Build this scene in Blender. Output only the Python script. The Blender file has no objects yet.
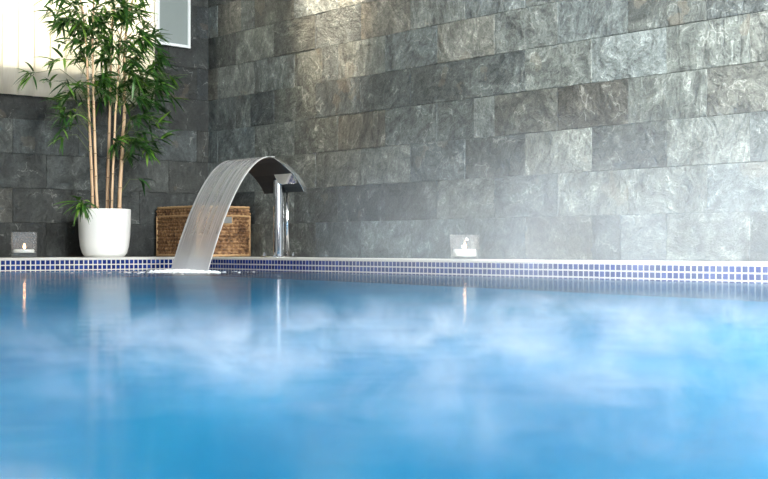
import bpy, bmesh, math, random
from mathutils import Vector, Matrix
R = math.radians
random.seed(7)
S = bpy.context.scene
COL = S.collection

# ------------------------------------------------------------------ camera
cam = bpy.data.objects.new('camera', bpy.data.cameras.new('camera'))
COL.objects.link(cam)
cam.location = (-3.616, -5.745, 0.050)
cam.rotation_euler = (R(90.36), 0, R(-40.3))
cam.data.sensor_width = 36.0
cam.data.lens = 1276 / 768 * 36
cam.data.clip_start = 0.02
S.camera = cam

# ------------------------------------------------------------------ world, lamps, exposure
W = bpy.data.worlds.new('world'); S.world = W; W.use_nodes = True
bg = W.node_tree.nodes['Background']
bg.inputs[0].default_value = (0.80, 0.90, 1.0, 1)
bg.inputs[1].default_value = 0.17

def lamp(kind, name, loc, target, energy, color=(1, 1, 1), **kw):
    l = bpy.data.lights.new(name, kind); l.energy = energy; l.color = color
    for k, v in kw.items(): setattr(l, k, v)
    o = bpy.data.objects.new(name, l); COL.objects.link(o); o.location = loc
    d = Vector(target) - Vector(loc)
    o.rotation_euler = d.to_track_quat('-Z', 'Y').to_euler()
    return o

# daylight glazing on the right of the hall
lamp('AREA', 'daylight_side', (-1.05, -4.55, 1.6), (0.33, -3.0, 0.85), 235, (0.93, 0.98, 1.0), shape='RECTANGLE', size=1.3, size_y=1.5, spread=R(130))
# ceiling spot over the deck that lights the plant corner
lamp('SPOT', 'ceiling_spot', (-0.2, -4.6, 2.6), (-0.46, 0.1, 0.5), 390, (1.0, 0.97, 0.92), spot_size=R(26), spot_blend=0.9, shadow_soft_size=0.15)
# soft ceiling light over the pool
lamp('AREA', 'ceiling_light', (-2.6, -3.4, 2.7), (-2.2, -2.6, 0.0), 22, (1.0, 0.97, 0.92), shape='RECTANGLE', size=1.6, size_y=1.6)
# unseen spot added over the water to whiten the low steam
lamp('SPOT', 'steam_fill', (-2.1, -4.5, 2.6), (-2.1, -4.5, 0.0), 560, (0.97, 0.99, 1.0), spot_size=R(72), spot_blend=0.6, shadow_soft_size=0.15)
# warm downlight on the right wall
lamp('SPOT', 'downlight_wall', (-0.12, -0.70, 2.35), (0.33, -0.68, 1.56), 900, (1.0, 0.80, 0.58), spot_size=R(38), spot_blend=1.0, shadow_soft_size=0.07)
# unseen light added behind the viewer for a bright streak in the chrome
lamp('AREA', 'streak_fill', (-7.2, -7.6, 1.4), (0.1, -0.5, 0.4), 45, (0.97, 0.99, 1.0), shape='RECTANGLE', size=1.0, size_y=2.2)
# daylight outside the window behind the blind
lamp('AREA', 'daylight_window', (-1.25, 1.25, 1.75), (-1.0, 0.46, 1.45), 540, (1.0, 0.97, 0.90), shape='RECTANGLE', size=2.4, size_y=1.5)
# underwater pool lights
for (x, y, z, e) in ((-4.9, -2.0, -0.5, 190), (-4.9, -4.6, -0.5, 200), (-0.25, -6.4, -0.55, 280), (-2.6, -7.2, -0.55, 200), (-0.25, -5.0, -0.55, 270)):
    lamp('POINT', 'pool_lamp', (x, y, z), (x, y, z - 1), e, (0.80, 0.95, 1.0), shadow_soft_size=0.12)

for tx, ty, e in ((0.0, -1.0, 900), (0.0, -2.9, 1100)):
    lamp('SPOT', 'pool_spot', (-5.2, -3.6 + 0.25 * ty, -0.40), (tx, ty, -0.22), e, (0.80, 0.95, 1.0), spot_size=R(48), spot_blend=0.7, shadow_soft_size=0.10)

S.view_settings.view_transform = 'Standard'
S.view_settings.look = 'None'
S.view_settings.exposure = 0.0
S.view_settings.gamma = 1.0
S.view_settings.use_curve_mapping = False
cy = S.cycles
cy.max_bounces = 14; cy.transparent_max_bounces = 24; cy.transmission_bounces = 10; cy.volume_bounces = 1
cy.caustics_reflective = False; cy.caustics_refractive = False
cy.sample_clamp_indirect = 6
cy.volume_step_rate = 1.0

# ------------------------------------------------------------------ helpers
def tag(o, label=None, cat=None, group=None, kind=None):
    if label: o['label'] = label
    if cat: o['category'] = cat
    if group: o['group'] = group
    if kind: o['kind'] = kind
    return o

def empty(name, loc, label, cat, group=None, rz=0):
    o = bpy.data.objects.new(name, None); COL.objects.link(o)
    o.location = loc; o.rotation_euler = (0, 0, rz); o.empty_display_size = 0.05
    return tag(o, label, cat, group)

def obj(name, bm, mat, parent=None, smooth=False, bevel=0, keepn=False):
    me = bpy.data.meshes.new(name)
    if not keepn: bmesh.ops.recalc_face_normals(bm, faces=bm.faces)
    bm.to_mesh(me); bm.free()
    me.materials.append(mat)
    if smooth:
        for p in me.polygons: p.use_smooth = True
    o = bpy.data.objects.new(name, me); COL.objects.link(o)
    if parent: o.parent = parent
    if bevel:
        b = o.modifiers.new('bevel', 'BEVEL'); b.width = bevel; b.segments = 3; b.limit_method = 'ANGLE'
    return o

def box(bm, lo, hi):
    v = [bm.verts.new((x, y, z)) for x in (lo[0], hi[0]) for y in (lo[1], hi[1]) for z in (lo[2], hi[2])]
    fs = [(0, 1, 3, 2), (4, 6, 7, 5), (0, 4, 5, 1), (2, 3, 7, 6), (0, 2, 6, 4), (1, 5, 7, 3)]
    return [bm.faces.new([v[i] for i in f]) for f in fs]

def lathe(bm, prof, n=48, cx=0, cy_=0, close=False):
    rings = []
    for r, z in prof:
        if r < 1e-6: rings.append([bm.verts.new((cx, cy_, z))])
        else: rings.append([bm.verts.new((cx + r * math.cos(2 * math.pi * i / n), cy_ + r * math.sin(2 * math.pi * i / n), z)) for i in range(n)])
    for a, b in zip(rings, rings[1:] + ([rings[0]] if close else [])):
        for i in range(n):
            j = (i + 1) % n
            if len(a) == 1 and len(b) == 1: continue
            if len(a) == 1: bm.faces.new((a[0], b[i], b[j]))
            elif len(b) == 1: bm.faces.new((a[i], b[0], a[j]))
            else: bm.faces.new((a[i], b[i], b[j], a[j]))

def tube(bm, pts, rad, n=8, cap=True):
    pts = [Vector(p) for p in pts]
    rings = []; up = None
    for i, p in enumerate(pts):
        t = (pts[min(i + 1, len(pts) - 1)] - pts[max(i - 1, 0)]).normalized()
        if up is None:
            up = Vector((1, 0, 0)) if abs(t.x) < 0.9 else Vector((0, 1, 0))
        s = t.cross(up).normalized(); up = s.cross(t).normalized()
        r = rad[i] if isinstance(rad, (list, tuple)) else rad
        rings.append([bm.verts.new(p + r * (math.cos(2 * math.pi * k / n) * s + math.sin(2 * math.pi * k / n) * up)) for k in range(n)])
    for a, b in zip(rings, rings[1:]):
        for k in range(n):
            bm.faces.new((a[k], a[(k + 1) % n], b[(k + 1) % n], b[k]))
    if cap:
        bm.faces.new(rings[0]); bm.faces.new(rings[-1][::-1])

# ------------------------------------------------------------------ materials
class NT:
    def __init__(s, name):
        s.m = bpy.data.materials.new(name); s.m.use_nodes = True
        s.t = s.m.node_tree; s.t.nodes.clear()
        s.out = s.t.nodes.new('ShaderNodeOutputMaterial')
    def n(s, typ, ins=None, **props):
        nd = s.t.nodes.new('ShaderNode' + typ)
        for k, v in props.items(): setattr(nd, k, v)
        for k, v in (ins or {}).items():
            if isinstance(v, bpy.types.NodeSocket): s.t.links.new(v, nd.inputs[k])
            else: nd.inputs[k].default_value = v
        return nd
    def link(s, a, b): s.t.links.new(a, b)
    def surf(s, sock): s.link(sock, s.out.inputs['Surface']); return s.m
    def ramp(s, fac, stops, interp='LINEAR'):
        r = s.n('ValToRGB', {'Fac': fac}); r.color_ramp.interpolation = interp
        while len(r.color_ramp.elements) < len(stops): r.color_ramp.elements.new(0.5)
        for e, (p, c) in zip(r.color_ramp.elements, stops):
            e.position = p; e.color = (*c, 1) if len(c) == 3 else c
        return r.outputs['Color']
    def math(s, op, a, b=0.0, clamp=False):
        nd = s.n('Math', {0: a, 1: b}, operation=op); nd.use_clamp = clamp; return nd.outputs[0]
    def mix(s, fac, a, b, blend='MIX'):
        nd = s.n('Mix', data_type='RGBA', blend_type=blend)
        for sock, v in ((nd.inputs[0], fac), (nd.inputs[6], a), (nd.inputs[7], b)):
            if isinstance(v, bpy.types.NodeSocket): s.link(v, sock)
            else: sock.default_value = (*v, 1) if isinstance(v, tuple) and len(v) == 3 else v
        return nd.outputs[2]

def plain(name, col, rough=0.5, metal=0.0, spec=0.5, nscale=30, namt=0.06, bump=0.0, coat=0.0):
    k = NT(name)
    tc = k.n('TexCoord')
    nz = k.n('TexNoise', {'Vector': tc.outputs['Object'], 'Scale': nscale, 'Detail': 4.0})
    f = k.math('MULTIPLY_ADD', nz.outputs['Fac'], 2 * namt); f.node.inputs[2].default_value = 1 - namt
    c = k.mix(1.0, tuple(col), f, 'MULTIPLY')
    p = k.n('BsdfPrincipled', {'Base Color': c, 'Roughness': rough, 'Metallic': metal, 'Specular IOR Level': spec, 'Coat Weight': coat})
    if bump:
        b = k.n('Bump', {'Height': nz.outputs['Fac'], 'Strength': bump, 'Distance': 0.002}); k.link(b.outputs[0], p.inputs['Normal'])
    return k.surf(p.outputs[0])

def slate(name='slate', gain=1.0):
    k = NT(name)
    tc = k.n('TexCoord').outputs['Object']
    at = k.n('Attribute', attribute_name='blk')
    sep = k.n('SeparateColor', {'Color': at.outputs['Color']})
    off = k.n('VectorMath', {0: at.outputs['Color'], 1: (13.0, 17.0, 23.0)}, operation='MULTIPLY').outputs[0]
    co = k.n('VectorMath', {0: tc, 1: off}, operation='ADD').outputs[0]
    n1 = k.n('TexNoise', {'Vector': co, 'Scale': 7.0, 'Detail': 9.0, 'Roughness': 0.68, 'Distortion': 1.4}).outputs['Fac']
    n2 = k.n('TexNoise', {'Vector': co, 'Scale': 42.0, 'Detail': 6.0, 'Roughness': 0.7, 'Distortion': 2.2}).outputs['Fac']
    # layered direction that turns from block to block
    rot = k.n('VectorRotate', {'Vector': co, 'Angle': k.math('MULTIPLY', sep.outputs['Blue'], 6.28)}, rotation_type='AXIS_ANGLE')
    rot.inputs['Axis'].default_value = (0.75, 0.66, 0.05)
    st = k.n('Mapping', {'Vector': rot.outputs[0], 'Scale': (30.0, 30.0, 6.0)}).outputs[0]
    n3 = k.n('TexNoise', {'Vector': st, 'Scale': 1.0, 'Detail': 5.0, 'Roughness': 0.65, 'Distortion': 1.0}).outputs['Fac']
    wn = k.n('TexNoise', {'Vector': co, 'Scale': 9.0, 'Detail': 3.0}).outputs['Color']
    wv = k.n('VectorMath', {0: wn, 1: (0.16, 0.16, 0.16)}, operation='MULTIPLY').outputs[0]
    wc = k.n('VectorMath', {0: co, 1: wv}, operation='ADD').outputs[0]
    vo = k.n('TexVoronoi', {'Vector': wc, 'Scale': 6.5}, feature='DISTANCE_TO_EDGE').outputs['Distance']
    vein = k.math('MULTIPLY', k.math('LESS_THAN', vo, 0.012), k.math('GREATER_THAN', n1, 0.54))
    s1 = k.math('ADD', k.math('MULTIPLY', n1, 0.42), k.math('MULTIPLY', n2, 0.34))
    s2 = k.math('ADD', s1, k.math('MULTIPLY', n3, 0.28))
    base = k.ramp(s2, [(0.36, (0.014, 0.016, 0.016)), (0.48, (0.060, 0.064, 0.061)), (0.58, (0.130, 0.138, 0.130)), (0.68, (0.36, 0.375, 0.355))])
    tint = k.ramp(sep.outputs['Green'], [(0.0, (1.08, 1.0, 0.90)), (0.25, (0.97, 1.0, 0.95)), (0.6, (0.96, 1.0, 0.98)), (1.0, (0.90, 1.0, 1.06))])
    c = k.mix(1.0, base, tint, 'MULTIPLY')
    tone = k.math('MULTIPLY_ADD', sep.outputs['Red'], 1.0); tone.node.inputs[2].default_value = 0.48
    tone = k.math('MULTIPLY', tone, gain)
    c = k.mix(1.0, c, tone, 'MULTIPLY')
    c = k.mix(k.math('MULTIPLY', vein, 0.32), c, (0.36, 0.37, 0.34))
    rust = k.math('MULTIPLY', k.math('GREATER_THAN', k.n('TexNoise', {'Vector': co, 'Scale': 4.0, 'Detail': 5.0}).outputs['Fac'], 0.66), 0.16)
    c = k.mix(rust, c, (0.22, 0.17, 0.11))
    h = k.math('ADD', k.math('MULTIPLY', n1, 1.0), k.math('MULTIPLY', n2, 0.35))
    h = k.math('ADD', h, k.math('MULTIPLY', n3, 0.5))
    h = k.math('SUBTRACT', h, k.math('MULTIPLY', k.math('LESS_THAN', vo, 0.01), 0.15))
    b = k.n('Bump', {'Height': h, 'Strength': 1.0, 'Distance': 0.014})
    p = k.n('BsdfPrincipled', {'Base Color': c, 'Roughness': 0.55, 'Specular IOR Level': 0.45, 'Normal': b.outputs[0]})
    return k.surf(p.outputs[0])

def attr_mat(name, stops, rough=0.2, spec=0.5, attr='blk', bump=None):
    k = NT(name)
    at = k.n('Attribute', attribute_name=attr)
    sep = k.n('SeparateColor', {'Color': at.outputs['Color']})
    c = k.ramp(sep.outputs['Red'], stops)
    p = k.n('BsdfPrincipled', {'Base Color': c, 'Roughness': rough, 'Specular IOR Level': spec})
    return k.surf(p.outputs[0])

def water_mat():
    k = NT('pool_water')
    tc = k.n('TexCoord').outputs['Object']
    a = k.n('TexNoise', {'Vector': tc, 'Scale': 9.0, 'Detail': 2.0, 'Roughness': 0.5}).outputs['Fac']
    c = k.n('TexNoise', {'Vector': tc, 'Scale': 2.2, 'Detail': 2.0}).outputs['Fac']
    h = k.math('ADD', k.math('MULTIPLY', a, 0.35), c)
    b = k.n('Bump', {'Height': h, 'Strength': 1.0, 'Distance': 0.0022})
    # ripples too fine to model tilt the surface towards the eye, so the averaged mirror share stays below that of flat water
    rf = k.n('BsdfRefraction', {'Color': (1, 1, 1, 1), 'Roughness': 0.08, 'IOR': 1.33, 'Normal': b.outputs[0]})
    gl = k.n('BsdfGlossy', {'Color': (1, 1, 1, 1), 'Roughness': 0.11, 'Normal': b.outputs[0]})
    fr = k.math('MULTIPLY', k.n('Fresnel', {'IOR': 1.33, 'Normal': b.outputs[0]}).outputs[0], 0.55)
    m = k.n('MixShader', {0: fr, 1: rf.outputs[0], 2: gl.outputs[0]})
    return k.surf(m.outputs[0])

def sheet_mat():
    k = NT('falling_water')
    uv = k.n('TexCoord').outputs['UV']
    mp = k.n('Mapping', {'Vector': uv, 'Scale': (30.0, 0.7, 1.0)}).outputs[0]
    s = k.n('TexNoise', {'Vector': mp, 'Scale': 1.0, 'Detail': 4.0, 'Roughness': 0.6}).outputs['Fac']
    sx = k.n('SeparateXYZ', {'Vector': uv})
    edge = k.math('ABSOLUTE', k.math('SUBTRACT', sx.outputs['X'], 0.5))
    rim = k.math('MULTIPLY', k.math('SUBTRACT', edge, 0.40), 9.0, True)
    f = k.ramp(s, [(0.30, (0.20, 0.20, 0.20)), (0.55, (0.31, 0.31, 0.31)), (0.74, (0.52, 0.52, 0.52))])
    f = k.math('MAXIMUM', f, k.math('MULTIPLY', rim, 0.75))
    foot = k.math('MULTIPLY', k.math('SUBTRACT', sx.outputs['Y'], 0.66), 1.7, True)
    f = k.math('MAXIMUM', f, foot)
    tr = k.n('BsdfTransparent', {'Color': (0.97, 0.98, 0.99, 1)})
    di = k.n('BsdfDiffuse', {'Color': (0.95, 0.96, 0.97, 1)})
    tl = k.n('BsdfTranslucent', {'Color': (0.95, 0.96, 0.97, 1)})
    w = k.n('MixShader', {0: 0.5, 1: di.outputs[0], 2: tl.outputs[0]})
    m1 = k.n('MixShader', {0: f, 1: tr.outputs[0], 2: w.outputs[0]})
    bp = k.n('Bump', {'Height': s, 'Strength': 0.15, 'Distance': 0.01})
    gl = k.n('BsdfGlossy', {'Color': (1, 1, 1, 1), 'Roughness': 0.18, 'Normal': bp.outputs[0]})
    fc = k.n('LayerWeight', {'Blend': 0.5, 'Normal': bp.outputs[0]}).outputs['Facing']
    fr = k.n('Math', {0: k.math('POWER', fc, 4.0), 1: 0.5}, operation='MULTIPLY_ADD'); fr.inputs[2].default_value = 0.03
    m2 = k.n('MixShader', {0: fr.outputs[0], 1: m1.outputs[0], 2: gl.outputs[0]})
    return k.surf(m2.outputs[0])

def thin_glass(name, tint=(0.985, 0.99, 0.99), ior=1.35, haze=0.0):
    k = NT(name)
    tr = k.n('BsdfTransparent', {'Color': (*tint, 1)})
    gl = k.n('BsdfGlossy', {'Color': (1, 1, 1, 1), 'Roughness': 0.03})
    fc = k.n('LayerWeight', {'Blend': 0.5}).outputs['Facing']
    fr = k.n('Math', {0: k.math('POWER', fc, 4.0), 1: 0.55}, operation='MULTIPLY_ADD'); fr.inputs[2].default_value = 0.03
    df = k.n('BsdfDiffuse', {'Color': (0.9, 0.9, 0.9, 1)}); tl = k.n('BsdfTranslucent', {'Color': (0.9, 0.9, 0.9, 1)})
    hz = k.n('MixShader', {0: 0.5, 1: df.outputs[0], 2: tl.outputs[0]})
    t2 = k.n('MixShader', {0: haze, 1: tr.outputs[0], 2: hz.outputs[0]})
    m = k.n('MixShader', {0: fr.outputs[0], 1: t2.outputs[0], 2: gl.outputs[0]})
    return k.surf(m.outputs[0])

def emit(name, col, strength):
    k = NT(name)
    e = k.n('Emission', {'Color': (*col, 1), 'Strength': strength})
    return k.surf(e.outputs[0])

def leaf_mat():
    k = NT('bamboo_leaf')
    at = k.n('Attribute', attribute_name='leaf')
    sep = k.n('SeparateColor', {'Color': at.outputs['Color']})
    c = k.ramp(sep.outputs['Red'], [(0.0, (0.016, 0.055, 0.014)), (0.55, (0.035, 0.115, 0.020)), (0.85, (0.13, 0.29, 0.035)), (1.0, (0.22, 0.40, 0.06))])
    p = k.n('BsdfPrincipled', {'Base Color': c, 'Roughness': 0.38, 'Specular IOR Level': 0.45})
    t = k.n('BsdfTranslucent', {'Color': c})
    m = k.n('MixShader', {0: 0.32, 1: p.outputs[0], 2: t.outputs[0]})
    return k.surf(m.outputs[0])

def cane_mat():
    k = NT('bamboo_cane')
    tc = k.n('TexCoord').outputs['Object']
    mp = k.n('Mapping', {'Vector': tc, 'Scale': (60.0, 60.0, 5.0)}).outputs[0]
    nz = k.n('TexNoise', {'Vector': mp, 'Scale': 1.0, 'Detail': 3.0}).outputs['Fac']
    c = k.ramp(nz, [(0.3, (0.36, 0.20, 0.10)), (0.55, (0.62, 0.42, 0.25)), (0.8, (0.76, 0.58, 0.38))])
    nd = k.n('SeparateColor', {'Color': k.n('Attribute', attribute_name='node').outputs['Color']})
    c = k.mix(k.math('MULTIPLY', nd.outputs['Red'], 0.8), c, (0.14, 0.085, 0.05))
    p = k.n('BsdfPrincipled', {'Base Color': c, 'Roughness': 0.45})
    return k.surf(p.outputs[0])

def wicker_mat():
    k = NT('wicker')
    tc = k.n('TexCoord').outputs['Object']
    nz = k.n('TexNoise', {'Vector': tc, 'Scale': 60.0, 'Detail': 3.0}).outputs['Fac']
    n2 = k.n('TexNoise', {'Vector': tc, 'Scale': 9.0, 'Detail': 2.0}).outputs['Fac']
    s = k.math('ADD', k.math('MULTIPLY', nz, 0.65), k.math('MULTIPLY', n2, 0.35))
    c = k.ramp(s, [(0.36, (0.055, 0.024, 0.010)), (0.50, (0.22, 0.108, 0.045)), (0.66, (0.50, 0.30, 0.145))])
    b = k.n('Bump', {'Height': nz, 'Strength': 0.6, 'Distance': 0.004})
    p = k.n('BsdfPrincipled', {'Base Color': c, 'Roughness': 0.6, 'Normal': b.outputs[0]})
    return k.surf(p.outputs[0])

def blind_mat():
    k = NT('blind_fabric')
    tc = k.n('TexCoord').outputs['Object']
    mp = k.n('Mapping', {'Vector': tc, 'Scale': (400.0, 400.0, 30.0)}).outputs[0]
    nz = k.n('TexNoise', {'Vector': mp, 'Scale': 1.0, 'Detail': 2.0}).outputs['Fac']
    c = k.ramp(nz, [(0.3, (0.84, 0.80, 0.70)), (0.7, (0.90, 0.87, 0.79))])
    d = k.n('BsdfDiffuse', {'Color': c}); t = k.n('BsdfTranslucent', {'Color': c})
    m = k.n('MixShader', {0: 0.55, 1: d.outputs[0], 2: t.outputs[0]})
    return k.surf(m.outputs[0])

def basin_mat():
    k = NT('basin_blue')
    tc = k.n('TexCoord').outputs['Object']
    nz = k.n('TexNoise', {'Vector': tc, 'Scale': 1.1, 'Detail': 6.0, 'Roughness': 0.6, 'Distortion': 1.5}).outputs['Fac']
    c = k.ramp(nz, [(0.3, (0.001, 0.225, 0.47)), (0.7, (0.002, 0.335, 0.60))])
    p = k.n('BsdfPrincipled', {'Base Color': c, 'Roughness': 0.6})
    return k.surf(p.outputs[0])

def steam_mat(name, scale, dens, center, radii, top, low, high, hz0, color=(0.95, 0.97, 1.0)):
    """wispy density inside a soft ellipse (x, y) that thins out from hz0 up to top"""
    k = NT(name)
    pos = k.n('NewGeometry').outputs['Position']
    wn = k.n('TexNoise', {'Vector': pos, 'Scale': scale * 0.7, 'Detail': 2.0}).outputs['Color']
    wv = k.n('VectorMath', {0: wn, 1: (0.5 / scale * 2,) * 3}, operation='MULTIPLY').outputs[0]
    wc = k.n('VectorMath', {0: pos, 1: wv}, operation='ADD').outputs[0]
    nz = k.n('TexNoise', {'Vector': wc, 'Scale': scale, 'Detail': 6.0, 'Roughness': 0.68, 'Distortion': 0.8}).outputs['Fac']
    mr = k.n('MapRange', {0: nz, 1: low, 2: high, 3: 0.0, 4: 1.0}); mr.interpolation_type = 'SMOOTHSTEP'
    rel = k.n('VectorMath', {0: pos, 1: center}, operation='SUBTRACT').outputs[0]
    rel = k.n('VectorMath', {0: rel, 1: radii}, operation='DIVIDE').outputs[0]
    flat = k.n('VectorMath', {0: rel, 1: (1, 1, 0)}, operation='MULTIPLY').outputs[0]
    ln = k.n('VectorMath', {0: flat}, operation='LENGTH').outputs['Value']
    fall = k.n('MapRange', {0: ln, 1: 0.45, 2: 1.0, 3: 1.0, 4: 0.0}); fall.interpolation_type = 'SMOOTHSTEP'
    z = k.n('SeparateXYZ', {'Vector': pos}).outputs['Z']
    hz = k.n('MapRange', {0: z, 1: hz0, 2: top, 3: 1.0, 4: 0.0}); hz.interpolation_type = 'SMOOTHSTEP'
    d = k.math('MULTIPLY', k.math('MULTIPLY', mr.outputs[0], fall.outputs[0]), hz.outputs[0])
    d = k.math('MULTIPLY', d, dens)
    v = k.n('VolumeScatter', {'Color': (*color, 1), 'Density': d, 'Anisotropy': 0.1})
    k.link(v.outputs[0], k.out.inputs['Volume'])
    return k.m

M = dict(
    slate=slate(), slate_shaded=slate('slate_shaded', 0.43),  # second one is the same slate, left wall's dimness put into its colour
    coping=plain('coping_stone', (0.60, 0.585, 0.55), 0.6, nscale=18, namt=0.12, bump=0.3),
    grout=plain('grout', (0.50, 0.48, 0.44), 0.7, nscale=40),
    mosaic=attr_mat('mosaic_glass', [(0.0, (0.002, 0.008, 0.06)), (0.6, (0.006, 0.022, 0.15)), (1.0, (0.02, 0.06, 0.27))], 0.12, 0.6),
    basin=basin_mat(), water=water_mat(), sheet=sheet_mat(),
    steel=plain('brushed_steel', (0.78, 0.77, 0.74), 0.22, 1.0, nscale=60, namt=0.04),
    shade_tone=plain('shade_tone', (0.020, 0.023, 0.026), 0.45, spec=0.12, nscale=25, namt=0.3),  # shade of the spout underside as a near-black colour
    chrome=plain('chrome', (0.86, 0.86, 0.86), 0.06, 1.0, nscale=60, namt=0.02),
    pot=plain('white_glazed_pot', (0.80, 0.80, 0.77), 0.28, coat=0.3, nscale=12, namt=0.02),
    soil=plain('soil', (0.035, 0.025, 0.018), 0.9, nscale=80, namt=0.5, bump=0.8),
    cane=cane_mat(), twig=plain('twig', (0.10, 0.13, 0.04), 0.6), leaf=leaf_mat(),
    wicker=wicker_mat(), wicker_dark=plain('basket_inside', (0.035, 0.018, 0.009), 0.9),
    rim=plain('pale_rattan', (0.50, 0.31, 0.15), 0.55, nscale=90, namt=0.35, bump=0.5),
    label_metal=plain('dull_metal', (0.50, 0.50, 0.48), 0.4, 0.8),
    glass=thin_glass('candle_glass', haze=0.07), wax=plain('white_wax', (0.85, 0.84, 0.80), 0.5, nscale=20, namt=0.03),
    tin=plain('tealight_tin', (0.75, 0.75, 0.74), 0.3, 1.0), wick=plain('wick', (0.02, 0.018, 0.015), 0.9),
    flame=emit('flame', (1.0, 0.50, 0.20), 30.0),
    blind=blind_mat(), frame=plain('white_frame', (0.78, 0.80, 0.80), 0.4, nscale=20, namt=0.03),
    frosted=plain('frosted_pane', (0.25, 0.285, 0.275), 0.35, nscale=14, namt=0.06),
    window_glass=thin_glass('window_glass'), plaster=plain('reveal_plaster', (0.62, 0.56, 0.47), 0.8),
    foam=plain('foam', (0.90, 0.93, 0.95), 0.6, nscale=90, namt=0.08, bump=1.0),
)

# ------------------------------------------------------------------ the setting
DA, DB = 0.46, 0.33            # coping depths along the two walls
WZ = -0.0665                   # water level
CH, CL = 0.1775, 0.366         # stone course height, block length
rs = random.Random(21)

def stone_wall(name, along, face, lo, hi, base, top, mat, cut=None):
    """along 'x' or 'y'; blocks with a rough individual setting depth; cut = (a0, a1, z0) opening"""
    bm = bmesh.new(); lay = bm.loops.layers.float_color.new('blk')
    def P(a, dpt, z): return (a, face + dpt, z) if along == 'x' else (face + dpt, a, z)
    def blockf(a0, a1, z0, z1):
        g = 0.0005; d = rs.uniform(-0.0022, 0.0005); c = (rs.random(), rs.random(), rs.random(), 1)
        if rs.random() < 0.10: c = (min(1, 0.9 + c[0] * 0.1), c[1], c[2], 1)
        t = [rs.uniform(-0.0010, 0.0010) for _ in range(4)]
        a0 += g; a1 -= g; z0 += g; z1 -= g; e = 0.0012
        f = [bm.verts.new(P(a, d + q, z)) for (a, z), q in zip(((a0 + e, z0 + e), (a1 - e, z0 + e), (a1 - e, z1 - e), (a0 + e, z1 - e)), t)]
        r = [bm.verts.new(P(a, d + 0.003, z)) for a, z in ((a0, z0), (a1, z0), (a1, z1), (a0, z1))]
        b = [bm.verts.new(P(a, 0.05, z)) for a, z in ((a0, z0), (a1, z0), (a1, z1), (a0, z1))]
        fs = [bm.faces.new(f)]
        for i in range(4):
            j = (i + 1) % 4
            fs.append(bm.faces.new((f[i], f[j], r[j], r[i]))); fs.append(bm.faces.new((r[i], r[j], b[j], b[i])))
        for q in fs:
            for l in q.loops: l[lay] = c
    even = -0.661 if along == 'x' else -2.3817
    for k in range(int(math.ceil((top - base) / CH))):
        z0 = base + k * CH; z1 = min(z0 + CH, top)
        st = even + (CL / 2 if k % 2 else 0)
        i0 = math.floor((lo - st) / CL)
        a = st + i0 * CL
        while a < hi - 0.01:
            b = a + CL
            segs = [(max(a, lo), min(b, hi))]
            if rs.random() < 0.12: m = a + CL * rs.choice((0.35, 0.6)); segs = [(max(a, lo), min(m, hi)), (max(m, lo), min(b, hi))]
            for s0, s1 in segs:
                if s1 - s0 < 0.02: continue
                if cut and z1 > cut[2] + 0.001:
                    parts = []
                    if s0 < cut[0]: parts.append((s0, min(s1, cut[0]), z0, z1))
                    if s1 > cut[1]: parts.append((max(s0, cut[1]), s1, z0, z1))
                    if s1 > cut[0] and s0 < cut[1] and z0 < cut[2]: parts.append((max(s0, cut[0]), min(s1, cut[1]), z0, cut[2]))
                    for q in parts:
                        if q[1] - q[0] > 0.015: blockf(*q)
                else: blockf(s0, s1, z0, z1)
            a = b
    # backing with grout colour comes from the same stone, slightly behind the faces
    def slab(a0, a1, z0, z1):
        p0, p1 = P(a0, 0.0028, z0), P(a1, 0.09, z1)
        lo_ = [min(p0[i], p1[i]) for i in range(3)]; hi_ = [max(p0[i], p1[i]) for i in range(3)]
        for q in box(bm, lo_, hi_):
            for l in q.loops: l[lay] = (0.25, 0.5, 0.5, 1)
    if cut:
        slab(lo, hi + 0.05, base, cut[2])
        if cut[0] > lo: slab(lo, cut[0], cut[2], top)
        slab(cut[1], hi + 0.05, cut[2], top)
    else: slab(lo, hi + 0.05, base, top)
    o = obj(name, bm, M[mat]); o['kind'] = 'structure'
    return o

WIN_X1, WIN_Z0 = -0.06, 0.985
stone_wall('wall_left', 'x', DA, -3.2, DB + 0.006, 0.0, 2.31, 'slate_shaded', cut=(-2.6, WIN_X1, WIN_Z0))
stone_wall('wall_right', 'y', DB, -5.6, DA + 0.006, 0.0, 2.31, 'slate')

# coping (walkway along the pool edge)
bm = bmesh.new()
for lo, hi in (((-6.0, 0.0, -0.008), (DB + 0.1, DA + 0.1, 0.0)), ((0.0, -6.0, -0.008), (DB + 0.1, 0.0, 0.0))):
    box(bm, lo, hi)
o = obj('floor', bm, M['coping'], bevel=0.002); o['kind'] = 'structure'

# mosaic band: real little tiles in white grout
def mosaic(name, along, lo, hi):
    bm = bmesh.new(); lay = bm.loops.layers.float_color.new('blk')
    p = 0.0252; t = 0.0204; rr = random.Random(5)
    n = int((hi - lo) / p)
    for i in range(n):
        for j in range(3):
            a0 = hi - (i + 1) * p + (p - t) / 2 - 0.001; z1 = -0.0115 - j * p; z0 = z1 - t
            v = min(1, max(0, rr.gauss(0.5, 0.13)))
            q = 0.0012; e = 0.0015
            def P(a, d, z): return (a, -d, z) if along == 'x' else (-d, a, z)
            f = [bm.verts.new(P(a, q, z)) for a, z in ((a0 + e, z0 + e), (a0 + t - e, z0 + e), (a0 + t - e, z1 - e), (a0 + e, z1 - e))]
            b = [bm.verts.new(P(a, -0.001, z)) for a, z in ((a0, z0), (a0 + t, z0), (a0 + t, z1), (a0, z1))]
            fs = [bm.faces.new(f)] + [bm.faces.new((f[k], f[(k + 1) % 4], b[(k + 1) % 4], b[k])) for k in range(4)]
            for g in fs:
                for l in g.loops: l[lay] = (v, v, v, 1)
    o = obj(name, bm, M['mosaic']); o['kind'] = 'structure'
mosaic('trim_1', 'x', -3.4, 0.0)
mosaic('trim_2', 'y', -5.4, 0.0)
bm = bmesh.new()
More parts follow.
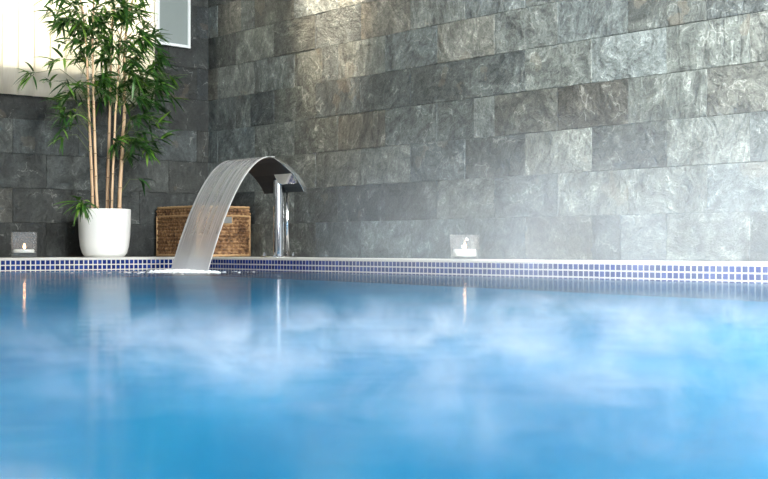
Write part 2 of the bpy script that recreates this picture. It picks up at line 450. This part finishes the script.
box(bm, (-6.0, 0.0005, -0.088), (0.06, 0.06, -0.008)); box(bm, (0.0005, -6.0, -0.088), (0.06, 0.0005, -0.008))
o = obj('trim_3', bm, M['grout']); o['kind'] = 'structure'

# pool basin below the tile band
bm = bmesh.new()
BX0, BY0, BZ = -5.4, -7.6, -1.35
box(bm, (BX0 - 0.1, BY0 - 0.1, BZ - 0.1), (0.1, 0.1, BZ))
box(bm, (BX0 - 0.1, 0.002, BZ), (0.1, 0.1, -0.088)); box(bm, (0.002, BY0 - 0.1, BZ), (0.1, 0.002, -0.088))
box(bm, (BX0 - 0.1, BY0 - 0.1, BZ), (BX0, 0.002, 0.0)); box(bm, (BX0, BY0 - 0.1, BZ), (0.002, BY0, 0.0))
o = obj('pool_basin', bm, M['basin']); o['kind'] = 'structure'

# water body
bm = bmesh.new()
box(bm, (BX0 - 0.03, BY0 - 0.03, BZ - 0.03), (0.0008, 0.0008, WZ))
o = obj('pool_water', bm, M['water'])
tag(o, 'calm clear blue pool water reflecting the stone walls', 'water', kind='stuff')

# window with reveal, and the casement on its right
bm = bmesh.new()
box(bm, (-2.6, DA + 0.02, WIN_Z0 - 0.02), (WIN_X1, DA + 0.30, WIN_Z0)); box(bm, (WIN_X1, DA + 0.02, WIN_Z0 - 0.02), (WIN_X1 + 0.02, DA + 0.30, 2.31))
o = obj('trim_4', bm, M['plaster']); o['kind'] = 'structure'
wn = bpy.data.objects.new('window_1', None); COL.objects.link(wn); wn.location = (-1.33, DA + 0.22, WIN_Z0); wn['kind'] = 'structure'
bm = bmesh.new()
W2 = 1.27
for lo, hi in (((-W2, -0.03, 0), (W2, 0.03, 0.05)), ((-W2, -0.03, 1.27), (W2, 0.03, 1.32)), ((-W2, -0.03, 0.05), (-W2 + 0.05, 0.03, 1.27)), ((W2 - 0.05, -0.03, 0.05), (W2, 0.03, 1.27)), ((-0.025, -0.03, 0.05), (0.025, 0.03, 1.27))):
    box(bm, lo, hi)
obj('window_frame', bm, M['frame'], wn, bevel=0.004)
bm = bmesh.new()
box(bm, (-W2 + 0.05, -0.004, 0.05), (-0.025, 0.004, 1.27)); box(bm, (0.025, -0.004, 0.05), (W2 - 0.05, 0.004, 1.27))
obj('pane', bm, M['window_glass'], wn)

cs = bpy.data.objects.new('window_2', None); COL.objects.link(cs); cs.location = (0.200, DA - 0.007, 1.172); cs.rotation_euler = (0, 0, R(7.0)); cs['kind'] = 'structure'
bm = bmesh.new()
cw, chh, ft = 0.232, 0.95, 0.016
for lo, hi in (((-cw, -0.012, 0), (0, 0.006, ft)), ((-cw, -0.012, chh - ft), (0, 0.006, chh)), ((-cw, -0.012, ft), (-cw + ft, 0.006, chh - ft)), ((-ft, -0.012, ft), (0, 0.006, chh - ft))):
    box(bm, lo, hi)
obj('window_frame', bm, M['frame'], cs, bevel=0.002)
bm = bmesh.new(); box(bm, (-cw + ft, -0.004, ft), (-ft, 0.002, chh - ft)); obj('frosted_pane', bm, M['frosted'], cs)

# vertical blind in front of the window
bl = empty('vertical_blind', (-1.0, DA - 0.03, 0.83), 'cream vertical slat blind drawn over the bright window', 'blind')
bm = bmesh.new()
x = -0.036; sp = 0.0875
while x > -2.6:
    n = 6; rows = []
    for zz in (0.0, 1.42):
        rows.append([bm.verts.new((x - sp * 1.12 * i / n + 1.0, -0.006 * math.sin(math.pi * i / n) + 0.010 * i / n, zz)) for i in range(n + 1)])
    for i in range(n): bm.faces.new((rows[0][i], rows[0][i + 1], rows[1][i + 1], rows[1][i]))
    x -= sp
o = obj('slats', bm, M['blind'], bl, smooth=True)
sm = o.modifiers.new('thick', 'SOLIDIFY'); sm.thickness = 0.0008
bm = bmesh.new(); box(bm, (-1.6, -0.02, 1.42), (0.97, 0.025, 1.46)); obj('headrail', bm, M['frame'], bl, bevel=0.003)

# ------------------------------------------------------------------ waterfall spout
SY = -0.533
sp_ = empty('waterfall_spout', (0.115, SY, 0.0), 'polished steel cascade spout curving over the pool on a round post', 'spout')
top = [(-0.075, 0.4885), (-0.055, 0.4895), (-0.035, 0.4865), (0.00, 0.474), (0.045, 0.452), (0.085, 0.429), (0.120, 0.403), (0.146, 0.375), (0.157, 0.352), (0.157, 0.334)]
bot = [(-0.075, 0.4855), (-0.055, 0.4855), (-0.035, 0.4815), (-0.005, 0.466), (0.038, 0.437), (0.075, 0.411), (0.105, 0.381), (0.128, 0.352), (0.138, 0.334), (0.143, 0.326)]
hw = 0.170
bm = bmesh.new()
loopv = [(a, z) for a, z in top] + [(0.153, 0.326)] + [(a, z) for a, z in bot[::-1]]
L_ = [bm.verts.new((a - 0.115, -hw, z)) for a, z in loopv]; R_ = [bm.verts.new((a - 0.115, hw, z)) for a, z in loopv]
bm.faces.new(L_); bm.faces.new(R_[::-1])
for i in range(len(loopv)):
    j = (i + 1) % len(loopv); bm.faces.new((L_[i], L_[j], R_[j], R_[i]))
obj('spout_plate', bm, M['steel'], sp_, bevel=0.0012)
bm = bmesh.new(); lathe(bm, [(0, 0.006), (0.028, 0.006), (0.028, 0.386), (0, 0.386)], 40); obj('post', bm, M['chrome'], sp_, smooth=False)
for p in sp_.children[-1].data.polygons: p.use_smooth = abs(p.normal.z) < 0.5
bm = bmesh.new(); lathe(bm, [(0, 0.007), (0.009, 0.007), (0.009, 0.35), (0, 0.35)], 20, 0.030, -0.030); obj('supply_pipe', bm, M['chrome'], sp_)
for p in sp_.children[-1].data.polygons: p.use_smooth = abs(p.normal.z) < 0.5
bm = bmesh.new(); lathe(bm, [(0, 0), (0.092, 0), (0.092, 0.004), (0.089, 0.007), (0, 0.007)], 48); obj('base_plate', bm, M['steel'], sp_)
for q in range(4):
    a = R(40 + 90 * q); bm = bmesh.new()
    lathe(bm, [(0, 0.006), (0.010, 0.006), (0.010, 0.016), (0.006, 0.017), (0.006, 0.026), (0, 0.027)], 6, 0.075 * math.cos(a), 0.075 * math.sin(a)); obj('bolt', bm, M['chrome'], sp_)
bm = bmesh.new()  # dark sheet added below the steel plate, its shade painted in
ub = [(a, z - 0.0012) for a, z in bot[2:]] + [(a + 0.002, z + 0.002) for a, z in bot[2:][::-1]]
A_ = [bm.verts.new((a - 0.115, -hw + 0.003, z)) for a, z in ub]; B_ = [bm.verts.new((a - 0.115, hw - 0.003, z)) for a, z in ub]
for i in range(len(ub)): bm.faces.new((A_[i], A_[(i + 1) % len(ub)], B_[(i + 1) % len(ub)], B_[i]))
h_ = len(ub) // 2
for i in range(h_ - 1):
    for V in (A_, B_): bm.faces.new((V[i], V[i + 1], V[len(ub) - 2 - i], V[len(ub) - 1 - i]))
tag(obj('underside_shade', bm, M['shade_tone'], sp_), 'dark sheet standing for the shade under the spout')
# added chrome strip whose shape stands for a reflection under the plate
bm = bmesh.new()
nx, nz = 0.62, 0.785
for s0, s1 in (((0.068, 0.4135), (0.104, 0.3795)),):
    q = [(0.070, 0.4125), (0.100, 0.3885), (0.101, 0.364), (0.097, 0.366)]
    A_ = [bm.verts.new((a - 0.115, -hw + 0.004, z)) for a, z in q]; B_ = [bm.verts.new((a - 0.115, -0.02, z)) for a, z in q]
    bm.faces.new(A_); bm.faces.new(B_[::-1])
    for i in range(4): bm.faces.new((A_[i], A_[(i + 1) % 4], B_[(i + 1) % 4], B_[i]))
obj('reflection_strip', bm, M['chrome'], sp_)

# falling sheet of water
bm = bmesh.new(); uvl = bm.loops.layers.uv.new('UVMap')
NU, NV = 60, 40; rw = random.Random(3)
ph = [rw.uniform(0, 6.28) for _ in range(8)]
grid = []
for i in range(NV + 1):
    t = i / NV
    row = []
    for j in range(NU + 1):
        u = j / NU
        s = -0.02 + t * 0.385
        w = hw * (1.0 - 0.03 * t)
        y = SY + (u - 0.5) * 2 * w
        wob = sum(math.sin(u * (14 + 9 * k) + ph[k] + t * (1 + 0.4 * k)) for k in range(5)) / 5
        z = 0.4905 - 0.575 * max(0, s / 0.365) ** 2
        x = -0.052 - s + 0.0015 * wob * t
        row.append((bm.verts.new((x, y, z + 0.0006 * wob * t)), (u, t)))
    grid.append(row)
for i in range(NV):
    for j in range(NU):
        qs = (grid[i][j], grid[i][j + 1], grid[i + 1][j + 1], grid[i + 1][j])
        f = bm.faces.new([q[0] for q in qs])
        for l, q in zip(f.loops, qs): l[uvl].uv = q[1]
o = obj('water_sheet', bm, M['sheet'], smooth=True)
so = o.modifiers.new('thick', 'SOLIDIFY'); so.thickness = 0.004; so.offset = -1
tag(o, 'streaked sheet of falling water arching from the steel spout into the pool', 'waterfall')

# foam where it lands
bm = bmesh.new(); rf = random.Random(11)
for _ in range(260):
    u = rf.gauss(0, 0.5)
    y = SY + u * 0.19; x = -0.428 + rf.gauss(0, 0.035)
    r = rf.uniform(0.006, 0.018) * max(0.35, 1 - abs(u) * 0.4)
    bmesh.ops.create_icosphere(bm, subdivisions=2, radius=r, matrix=Matrix.Translation((x, y, WZ + r * 0.15)) @ Matrix.Diagonal((1.4, 1.4, 0.75, 1)))
for _ in range(150):
    a = rf.uniform(0, 6.28); d_ = 0.08 + abs(rf.gauss(0, 0.16))
    y = SY + math.sin(a) * d_ * 1.0; x = -0.46 + math.cos(a) * d_ * 0.9
    if x > -0.02 or y > -0.02: continue
    r = rf.uniform(0.002, 0.005)
    bmesh.ops.create_icosphere(bm, subdivisions=1, radius=r, matrix=Matrix.Translation((x, y, WZ)) @ Matrix.Diagonal((2.2, 2.2, 0.5, 1)))
tag(obj('foam', bm, M['foam'], smooth=True), 'white foam bubbling where the falling sheet hits the pool', 'foam', kind='stuff')

# ------------------------------------------------------------------ wicker basket
BKX, BKY, BKW, BKD, BKH = -0.03, 0.004, 0.345, 0.425, 0.272
bk = empty('wicker_basket', (BKX + BKW / 2, BKY + BKD / 2, 0.0), 'brown woven wicker basket in the corner behind the falling water', 'basket')
def rrect(w, d, r, n=6, per=None):
    pts = []
    for cx, cy2, a0 in ((w - r, d - r, 0), (-w + r, d - r, 90), (-w + r, -d + r, 180), (w - r, -d + r, 270)):
        for i in range(n + 1):
            a = R(a0 + 90 * i / n); pts.append((cx + r * math.cos(a), cy2 + r * math.sin(a)))
    return pts
def resample(pts, n):
    pts = pts + [pts[0]]; ds = [0]
    for a, b in zip(pts, pts[1:]): ds.append(ds[-1] + math.dist(a, b))
    out = []; k = 0
    for i in range(n):
        s = ds[-1] * i / n
        while ds[k + 1] < s: k += 1
        f = (s - ds[k]) / (ds[k + 1] - ds[k] + 1e-9)
        out.append((pts[k][0] + f * (pts[k + 1][0] - pts[k][0]), pts[k][1] + f * (pts[k + 1][1] - pts[k][1])))
    return out
def woven(bm, w, d, z0, z1, rows, amp=0.008, pr=0.016):
    """braided rows: strands swell in and out, alternating row by row"""
    per = resample(rrect(w, d, 0.012), 360)
    rb = random.Random(rows)
    hgt = (z1 - z0) / rows; K = 8
    for k in range(rows):
        rings = []
        off = (k % 2) * 0.5 + rb.uniform(-0.1, 0.1)
        for q in range(K + 1):
            ang = -math.pi / 2 + math.pi * q / K
            ring = []
            for i, (x, y) in enumerate(per):
                s = i / 360 * (4 * (w + d)) / 0.027
                sw = 0.5 + 0.5 * math.sin(2 * math.pi * (s + off) + ang * 0.9)
                o_ = amp * math.cos(ang) * (0.35 + 0.75 * sw)
                nx = 1 if x > w - 0.013 else (-1 if x < -w + 0.013 else 0); ny = 1 if y > d - 0.013 else (-1 if y < -d + 0.013 else 0)
                ring.append(bm.verts.new((x + nx * o_, y + ny * o_, z0 + hgt * (k + 0.5 + 0.5 * math.sin(ang)))))
            rings.append(ring)
        for a, b in zip(rings, rings[1:]):
            for i in range(360):
                j = (i + 1) % 360; bm.faces.new((a[i], a[j], b[j], b[i]))
w2, d2 = BKW / 2 - 0.009, BKD / 2 - 0.009
bm = bmesh.new(); woven(bm, w2, d2, 0.012, BKH - 0.052, 11); obj('basket_body', bm, M['wicker'], bk, smooth=True)
bm = bmesh.new(); box(bm, (-w2 + 0.002, -d2 + 0.002, 0.006), (w2 - 0.002, d2 - 0.002, BKH - 0.01)); obj('lining', bm, M['wicker_dark'], bk)
bm = bmesh.new(); woven(bm, w2 + 0.002, d2 + 0.002, BKH - 0.050, BKH - 0.014, 2); 
top_ = resample(rrect(w2, d2, 0.012), 80); bm.faces.new([bm.verts.new((x, y, BKH - 0.006)) for x, y in top_])
obj('lid', bm, M['wicker'], bk, smooth=True)
for z, nm in ((BKH - 0.006, 'lid_rim'), (BKH - 0.052, 'body_rim'), (0.008, 'base_rim')):
    bm = bmesh.new(); per = resample(rrect(w2 + 0.003, d2 + 0.003, 0.014), 120)
    pts = [(x, y, z) for x, y in per] + [(per[0][0], per[0][1], z)]
    tube(bm, pts, [0.0068 + 0.0012 * math.sin(i * 2.1) for i in range(121)], 8); obj(nm, bm, M['rim'], bk, smooth=True)
for sx in (-1, 1):
    for sy in (-1, 1):
        bm = bmesh.new(); tube(bm, [(sx * (w2 + 0.002), sy * (d2 + 0.002), z) for z in (0.004, 0.06, 0.12, 0.18, BKH - 0.05)], 0.0065, 8)
        obj('corner_post', bm, M['rim'], bk, smooth=True)
bm = bmesh.new(); box(bm, (-0.005, -d2 - 0.012, BKH - 0.092), (0.045, -d2 - 0.006, BKH - 0.058)); hd = obj('label_plate', bm, M['label_metal'], bk, bevel=0.002); tag(hd, 'dull grey metal label plate')
bm = bmesh.new(); tube(bm, [(-0.008, -d2 - 0.010, BKH - 0.055), (-0.008, -d2 - 0.010, BKH - 0.096), (0.049, -d2 - 0.010, BKH - 0.096), (0.049, -d2 - 0.010, BKH - 0.055)], 0.004, 8); obj('label_holder', bm, M['rim'], hd, smooth=True)

# ------------------------------------------------------------------ candles in glasses
def candle(x, y, rz, sq, wb, wt, h, waxw, waxz0, waxz1, lab_g, lab_c):
    gl = empty('candle_glass', (x, y, 0), lab_g, 'candle holder', 'candle glasses on the pool edge', rz=rz)
    def ring(half, z, r): return [(px, py, z) for px, py in rrect(half, half, r, 5)]
    r0 = (0.014 if sq else None)
    def rr_(half): return r0 if sq else half * 0.999
    prof = [(wb - 0.004, 0.0005), (wb, 0.004)] + [(wb + (wt - wb) * q, 0.004 + (h - 0.004) * q) for q in (0.3, 0.65, 1.0)]
    inn = [(wt - 0.004, h), (wb + (wt - wb) * 0.4 - 0.0045, h * 0.4), (wb - 0.003, waxz0 + 0.001), (wb - 0.008, waxz0)]
    bm = bmesh.new(); rings = [[bm.verts.new(p) for p in ring(a, z, rr_(a))] for a, z in prof + inn]
    bm.faces.new(rings[0]); bm.faces.new(rings[-1][::-1])
    for a, b in zip(rings, rings[1:]):
        for i in range(len(a)): j = (i + 1) % len(a); bm.faces.new((a[i], a[j], b[j], b[i]))
    obj('glass_cup', bm, M['glass'], gl, smooth=not sq)
    cd = empty('candle', (x, y, waxz0 + 0.0008), lab_c, 'candle', 'candles burning on the pool edge', rz=rz)
    hh = waxz1 - waxz0
    bm = bmesh.new(); lathe(bm, [(0, hh * 0.94), (waxw * 0.8, hh * 0.94), (waxw - 0.003, hh), (waxw, hh - 0.003), (waxw, 0.001), (waxw - 0.003, 0), (0, 0)], 40); obj('wax', bm, M['wax'], cd, smooth=True)
    bm = bmesh.new(); tube(bm, [(0, 0, hh * 0.92), (0.001, 0, hh + 0.006), (0.003, 0.001, hh + 0.011)], 0.0014, 6); obj('wick', bm, M['wick'], cd)
    bm = bmesh.new(); lathe(bm, [(0, hh + 0.003), (0.0042, hh + 0.006), (0.0060, hh + 0.011), (0.0050, hh + 0.017), (0.0024, hh + 0.024), (0, hh + 0.030)], 16, 0.002, 0); obj('flame', bm, M['flame'], cd, smooth=True)
candle(-0.924, 0.15, R(-24.5), True, 0.059, 0.063, 0.126, 0.049, 0.024, 0.040,
       'straight clear glass candle holder on the pool edge left of the white pot', 'lit white candle inside the glass left of the white pot')
candle(0.15, -1.833, R(8), False, 0.057, 0.067, 0.104, 0.049, 0.012, 0.042,
       'flared clear glass candle holder on the pool edge below the right stone wall', 'lit white candle inside the glass below the right stone wall')

# ------------------------------------------------------------------ potted bamboo
PX, PY = -0.454, 0.215
pb = empty('potted_bamboo', (PX, PY, 0.0), 'tall leafy bamboo with pale canes in a round white pot', 'plant')
bm = bmesh.new()
lathe(bm, [(0, 0.0), (0.090, 0.0), (0.101, 0.004), (0.114, 0.022), (0.124, 0.055), (0.130, 0.110), (0.1335, 0.18), (0.1345, 0.243), (0.1325, 0.248), (0.129, 0.248), (0.127, 0.243), (0.126, 0.20), (0, 0.20)], 72)
obj('pot', bm, M['pot'], pb, smooth=True)
bm = bmesh.new(); rg = random.Random(2)
prof = [(0, 0.222)] + [(0.126 * q / 6, 0.221 - 0.0006 * q) for q in range(1, 7)]
lathe(bm, prof, 36)
for v in bm.verts: v.co.z += rg.uniform(-0.004, 0.004)
obj('soil', bm, M['soil'], pb, smooth=True)

def px2x(px): return (px - 105) / 150.0         # metres from the pot's axis
def py2z(py): return 0.05 + (247.5 - py) / 193.5
rp = random.Random(41)
cane_defs = [  # points (px, py), depth, radius
    ([(96, 212), (95.5, 190), (92.5, 110), (91, 55), (88, 18), (84, -8)], -0.045, 0.0075),
    ([(100.5, 212), (99, 190), (97, 110), (96, 50), (97, 10), (99, -22)], -0.055, 0.0078),
    ([(107, 212), (107, 190), (109, 110), (110, 50), (112, 0), (113, -26)], 0.02, 0.0085),
    ([(111.5, 212), (112, 190), (115, 110), (116.5, 92), (119, 40), (124, -5)], -0.03, 0.0065),
    ([(117, 212), (117.5, 190), (121.5, 110), (121, 50), (124, 10), (132, -20)], 0.035, 0.0105),
]
canes = []
for pts, dy, rad in cane_defs:
    P_ = [Vector((px2x(a) + 0.647 * dy * (1 + 0.15 * i), dy * (1 + 0.15 * i), py2z(b))) for i, (a, b) in enumerate(pts)]
    P_[0].z = 0.205
    dense = []; rr2 = []
    for a, b in zip(P_, P_[1:]):
        n = max(2, int((b - a).length / 0.016))
        for i in range(n): dense.append(a.lerp(b, i / n))
    dense.append(P_[-1])
    tot = len(dense); nxt = rp.randint(3, 6)
    rp2 = []; rr2 = []; dark = []
    for i in range(tot):
        r = rad * (1.0 - 0.55 * (i / tot) ** 1.5)
        if i == nxt and i < tot - 1:
            nxt += rp.randint(6, 9); t = (dense[i + 1] - dense[i - 1]).normalized()
            for o_, k_, dk in ((-0.006, 1.0, 0), (-0.0022, 1.16, 0), (-0.0018, 1.22, 1), (0.0018, 1.20, 1), (0.0022, 1.12, 0), (0.006, 0.97, 0)):
                rp2.append(dense[i] + t * o_); rr2.append(r * k_); dark.append(dk)
        else: rp2.append(dense[i]); rr2.append(r); dark.append(0)
    bm = bmesh.new(); tube(bm, rp2, rr2, 12)
    bm.verts.index_update(); lay_ = bm.loops.layers.float_color.new('node')
    for f in bm.faces:
        for l in f.loops:
            v = dark[min(len(dark) - 1, l.vert.index // 12)]; l[lay_] = (v, v, v, 1)
    c = obj('cane', bm, M['cane'], pb, smooth=True)
    canes.append((c, dense, bmesh.new()))
lays = [cn[2].loops.layers.float_color.new('leaf') for cn in canes]

def leaf(ci, base, dirv, L, wd, droop, tone):
    wd *= 1.12; L *= 1.12; droop *= 0.55
    bm = canes[ci][2]; lay = lays[ci]
    p = Vector(base); d = Vector(dirv).normalized(); n = 7; prev = None
    roll = rp.uniform(-0.7, 0.7)
    for i in range(n + 1):
        t = i / n
        side = d.cross(Vector((0, 0, 1)))
        if side.length < 0.05: side = Vector((1, 0, 0))
        side.normalize(); up = side.cross(d).normalized()
        side = side * math.cos(roll) + up * math.sin(roll); up = side.cross(d).normalized()
        w = wd * (math.sin(math.pi * min(1, (t * 0.93 + 0.07)) ** 0.75) ** 0.85) if t < 1 else 0.0
        w = max(w, 0.0002)
        q = [bm.verts.new(p - side * w + up * w * 0.22), bm.verts.new(p.copy()), bm.verts.new(p + side * w + up * w * 0.22)]
        if prev:
            for a in (0, 1):
                f = bm.faces.new((prev[a], prev[a + 1], q[a + 1], q[a])); f.smooth = True
                for l in f.loops: l[lay] = (tone, tone, tone, 1)
        prev = q
        p = p + d * (L / n)
        if p.y > 0.185: p.y = 0.185
        d = (d + Vector((0, 0, -droop / n))).normalized()

def spray(px, py, n, L=0.085, depth=None, out=None, droop=1.0, spread=1.0, bright=0.0):
    """a fan of leaves at the end of a twig that leaves the nearest cane"""
    x = px2x(px); z = py2z(py)
    y = depth if depth is not None else rp.uniform(-0.15, 0.14)
    x += 0.647 * y
    B = Vector((x, y, z))
    best = min(range(len(canes)), key=lambda c: min((q - B).length for q in canes[c][1]) + rp.uniform(0, 0.06))
    root = min(canes[best][1], key=lambda q: (q - (B - Vector((0, 0, 0.08)))).length)
    hd = B - root
    if hd.length > 0.01:
        mid = root.lerp(B, 0.5) + Vector((0, 0, 0.02 + 0.15 * hd.length))
        f0 = len(canes[best][2].faces)
        tube(canes[best][2], [root, root.lerp(mid, 0.6), mid, mid.lerp(B, 0.6), B], [0.0018, 0.0016, 0.0014, 0.0011, 0.0009], 5)
        canes[best][2].faces.ensure_lookup_table()
        for q in range(f0, len(canes[best][2].faces)): canes[best][2].faces[q].material_index = 1
    o = Vector(out) if out else Vector((hd.x + rp.uniform(-0.05, 0.05), hd.y + rp.uniform(-0.05, 0.05) - 0.03, rp.uniform(-0.04, 0.03)))
    if o.length < 0.01: o = Vector((rp.uniform(-1, 1), -0.5, 0))
    o.normalize(); az = math.atan2(o.y, o.x)
    for i in range(n):
        a = az + spread * (rp.uniform(-1.35, 1.35)); el = math.asin(max(-1, min(1, o.z))) + rp.uniform(-0.75, 0.6)
        d = Vector((math.cos(a) * math.cos(el), math.sin(a) * math.cos(el), math.sin(el)))
        tone = min(1, max(0, rp.betavariate(1.4, 2.6) + 0.06 + bright + (0.25 if rp.random() < 0.12 else 0)))
        bs = B + Vector((rp.uniform(-1, 1), rp.uniform(-1, 1), rp.uniform(-1, 1))) * 0.012
        leaf(best, bs, d, L * rp.uniform(0.75, 1.25), rp.uniform(0.0046, 0.0070), droop * rp.uniform(0.5, 1.5), tone)

for cx, cy2, rx, ry, cnt in ((100, 4, 40, 14, 14), (82, -12, 20, 8, 4), (120, -12, 24, 10, 8), (80, 30, 22, 16, 9), (116, 36, 32, 24, 26), (136, 55, 20, 22, 17), (126, 84, 26, 18, 16),
                             (76, 62, 16, 12, 5), (153, 84, 14, 18, 8), (98, 88, 16, 10, 6), (70, 118, 10, 14, 4), (142, 132, 16, 24, 11), (122, 140, 10, 14, 4), (90, 30, 20, 20, 6), (84, 96, 10, 10, 4)):
    for _ in range(int(cnt * 1.55)):
        a = rp.uniform(0, 6.28); r = math.sqrt(rp.random())
        spray(cx + rx * r * math.cos(a), cy2 + ry * r * math.sin(a), rp.randint(6, 9), L=rp.uniform(0.07, 0.10))
for _ in range(34):
    a = rp.uniform(0, 6.28); r = math.sqrt(rp.random())
    spray(104 + 36 * r * math.cos(a), 26 + 30 * r * math.sin(a), rp.randint(6, 9), rp.uniform(0.07, 0.095), rp.uniform(-0.16, -0.04))
spray(46, 82, 14, 0.10, -0.06, (-1, -0.3, -0.15), 0.7, 1.0, 0.12)
spray(60, 88, 6, 0.085, -0.03, (-0.5, -0.6, 0.1), 0.9, 1.2)
spray(74, 116, 5, 0.09, -0.12, (-1, -0.4, -0.1), 1.2, 0.8, 0.3)
spray(84, 118, 4, 0.09, -0.14, (0.2, -1, -0.2), 1.3, 1.0, 0.35)
spray(72, 140, 6, 0.08, -0.10, (-0.4, -0.6, -0.5), 1.4, 1.0, 0.25)
spray(118, 140, 4, 0.08, -0.12, (0.7, -0.6, 0.2), 0.8, 1.0, 0.3)
spray(143, 150, 6, 0.08, -0.06, (0.5, -0.6, -0.4), 1.2, 1.0, 0.3)
spray(152, 118, 5, 0.085, -0.05, (0.9, -0.4, 0.1), 0.8, 0.9, 0.3)
spray(165, 70, 6, 0.085, -0.05, (1, -0.3, -0.1), 0.8, 0.9, 0.25)
spray(164, 92, 6, 0.085, -0.02, (1, -0.4, -0.1), 0.8, 0.9, 0.25)
spray(132, 76, 4, 0.095, -0.14, (0.1, -0.7, -0.6), 0.9, 0.9, 0.4)
spray(136, 178, 5, 0.075, 0.0, (0.6, -0.4, -0.2), 1.4, 1.0)
spray(87, 204, 20, 0.10, -0.14, (-0.55, -0.75, -0.1), 1.9, 1.0, 0.15)
spray(91, 207, 9, 0.085, -0.15, (-0.2, -0.9, -0.3), 1.8, 0.8, 0.15)
for c, dense, lb in canes:
    fo = obj('foliage', lb, M['leaf'], c, keepn=True); fo.data.materials.append(M['twig'])

# ------------------------------------------------------------------ steam over the warm water
def steam(name, lo, hi, mat, label, rate):
    bm = bmesh.new(); box(bm, lo, hi); o = obj(name, bm, mat); mat.cycles.volume_step_rate = rate
    return tag(o, label, 'steam', kind='stuff')
steam('steam', (-3.6, -6.1, WZ + 0.002), (-1.32, -3.9, -0.014),
      steam_mat('steam_low', 9.0, 8.0, (-2.3, -4.98, 0), (1.12, 1.1, 1), -0.016, 0.47, 0.67, -0.055),
      'thin wisps of steam drifting low over the near water', 0.05)
steam('steam', (-1.26, -4.6, WZ + 0.002), (0.32, -0.6, 0.62),
      steam_mat('steam_bank', 2.8, 0.36, (-0.15, -3.3, 0), (1.1, 2.1, 1), 0.58, 0.25, 0.70, -0.02),
      'pale bank of steam rising along the right stone wall', 0.10)
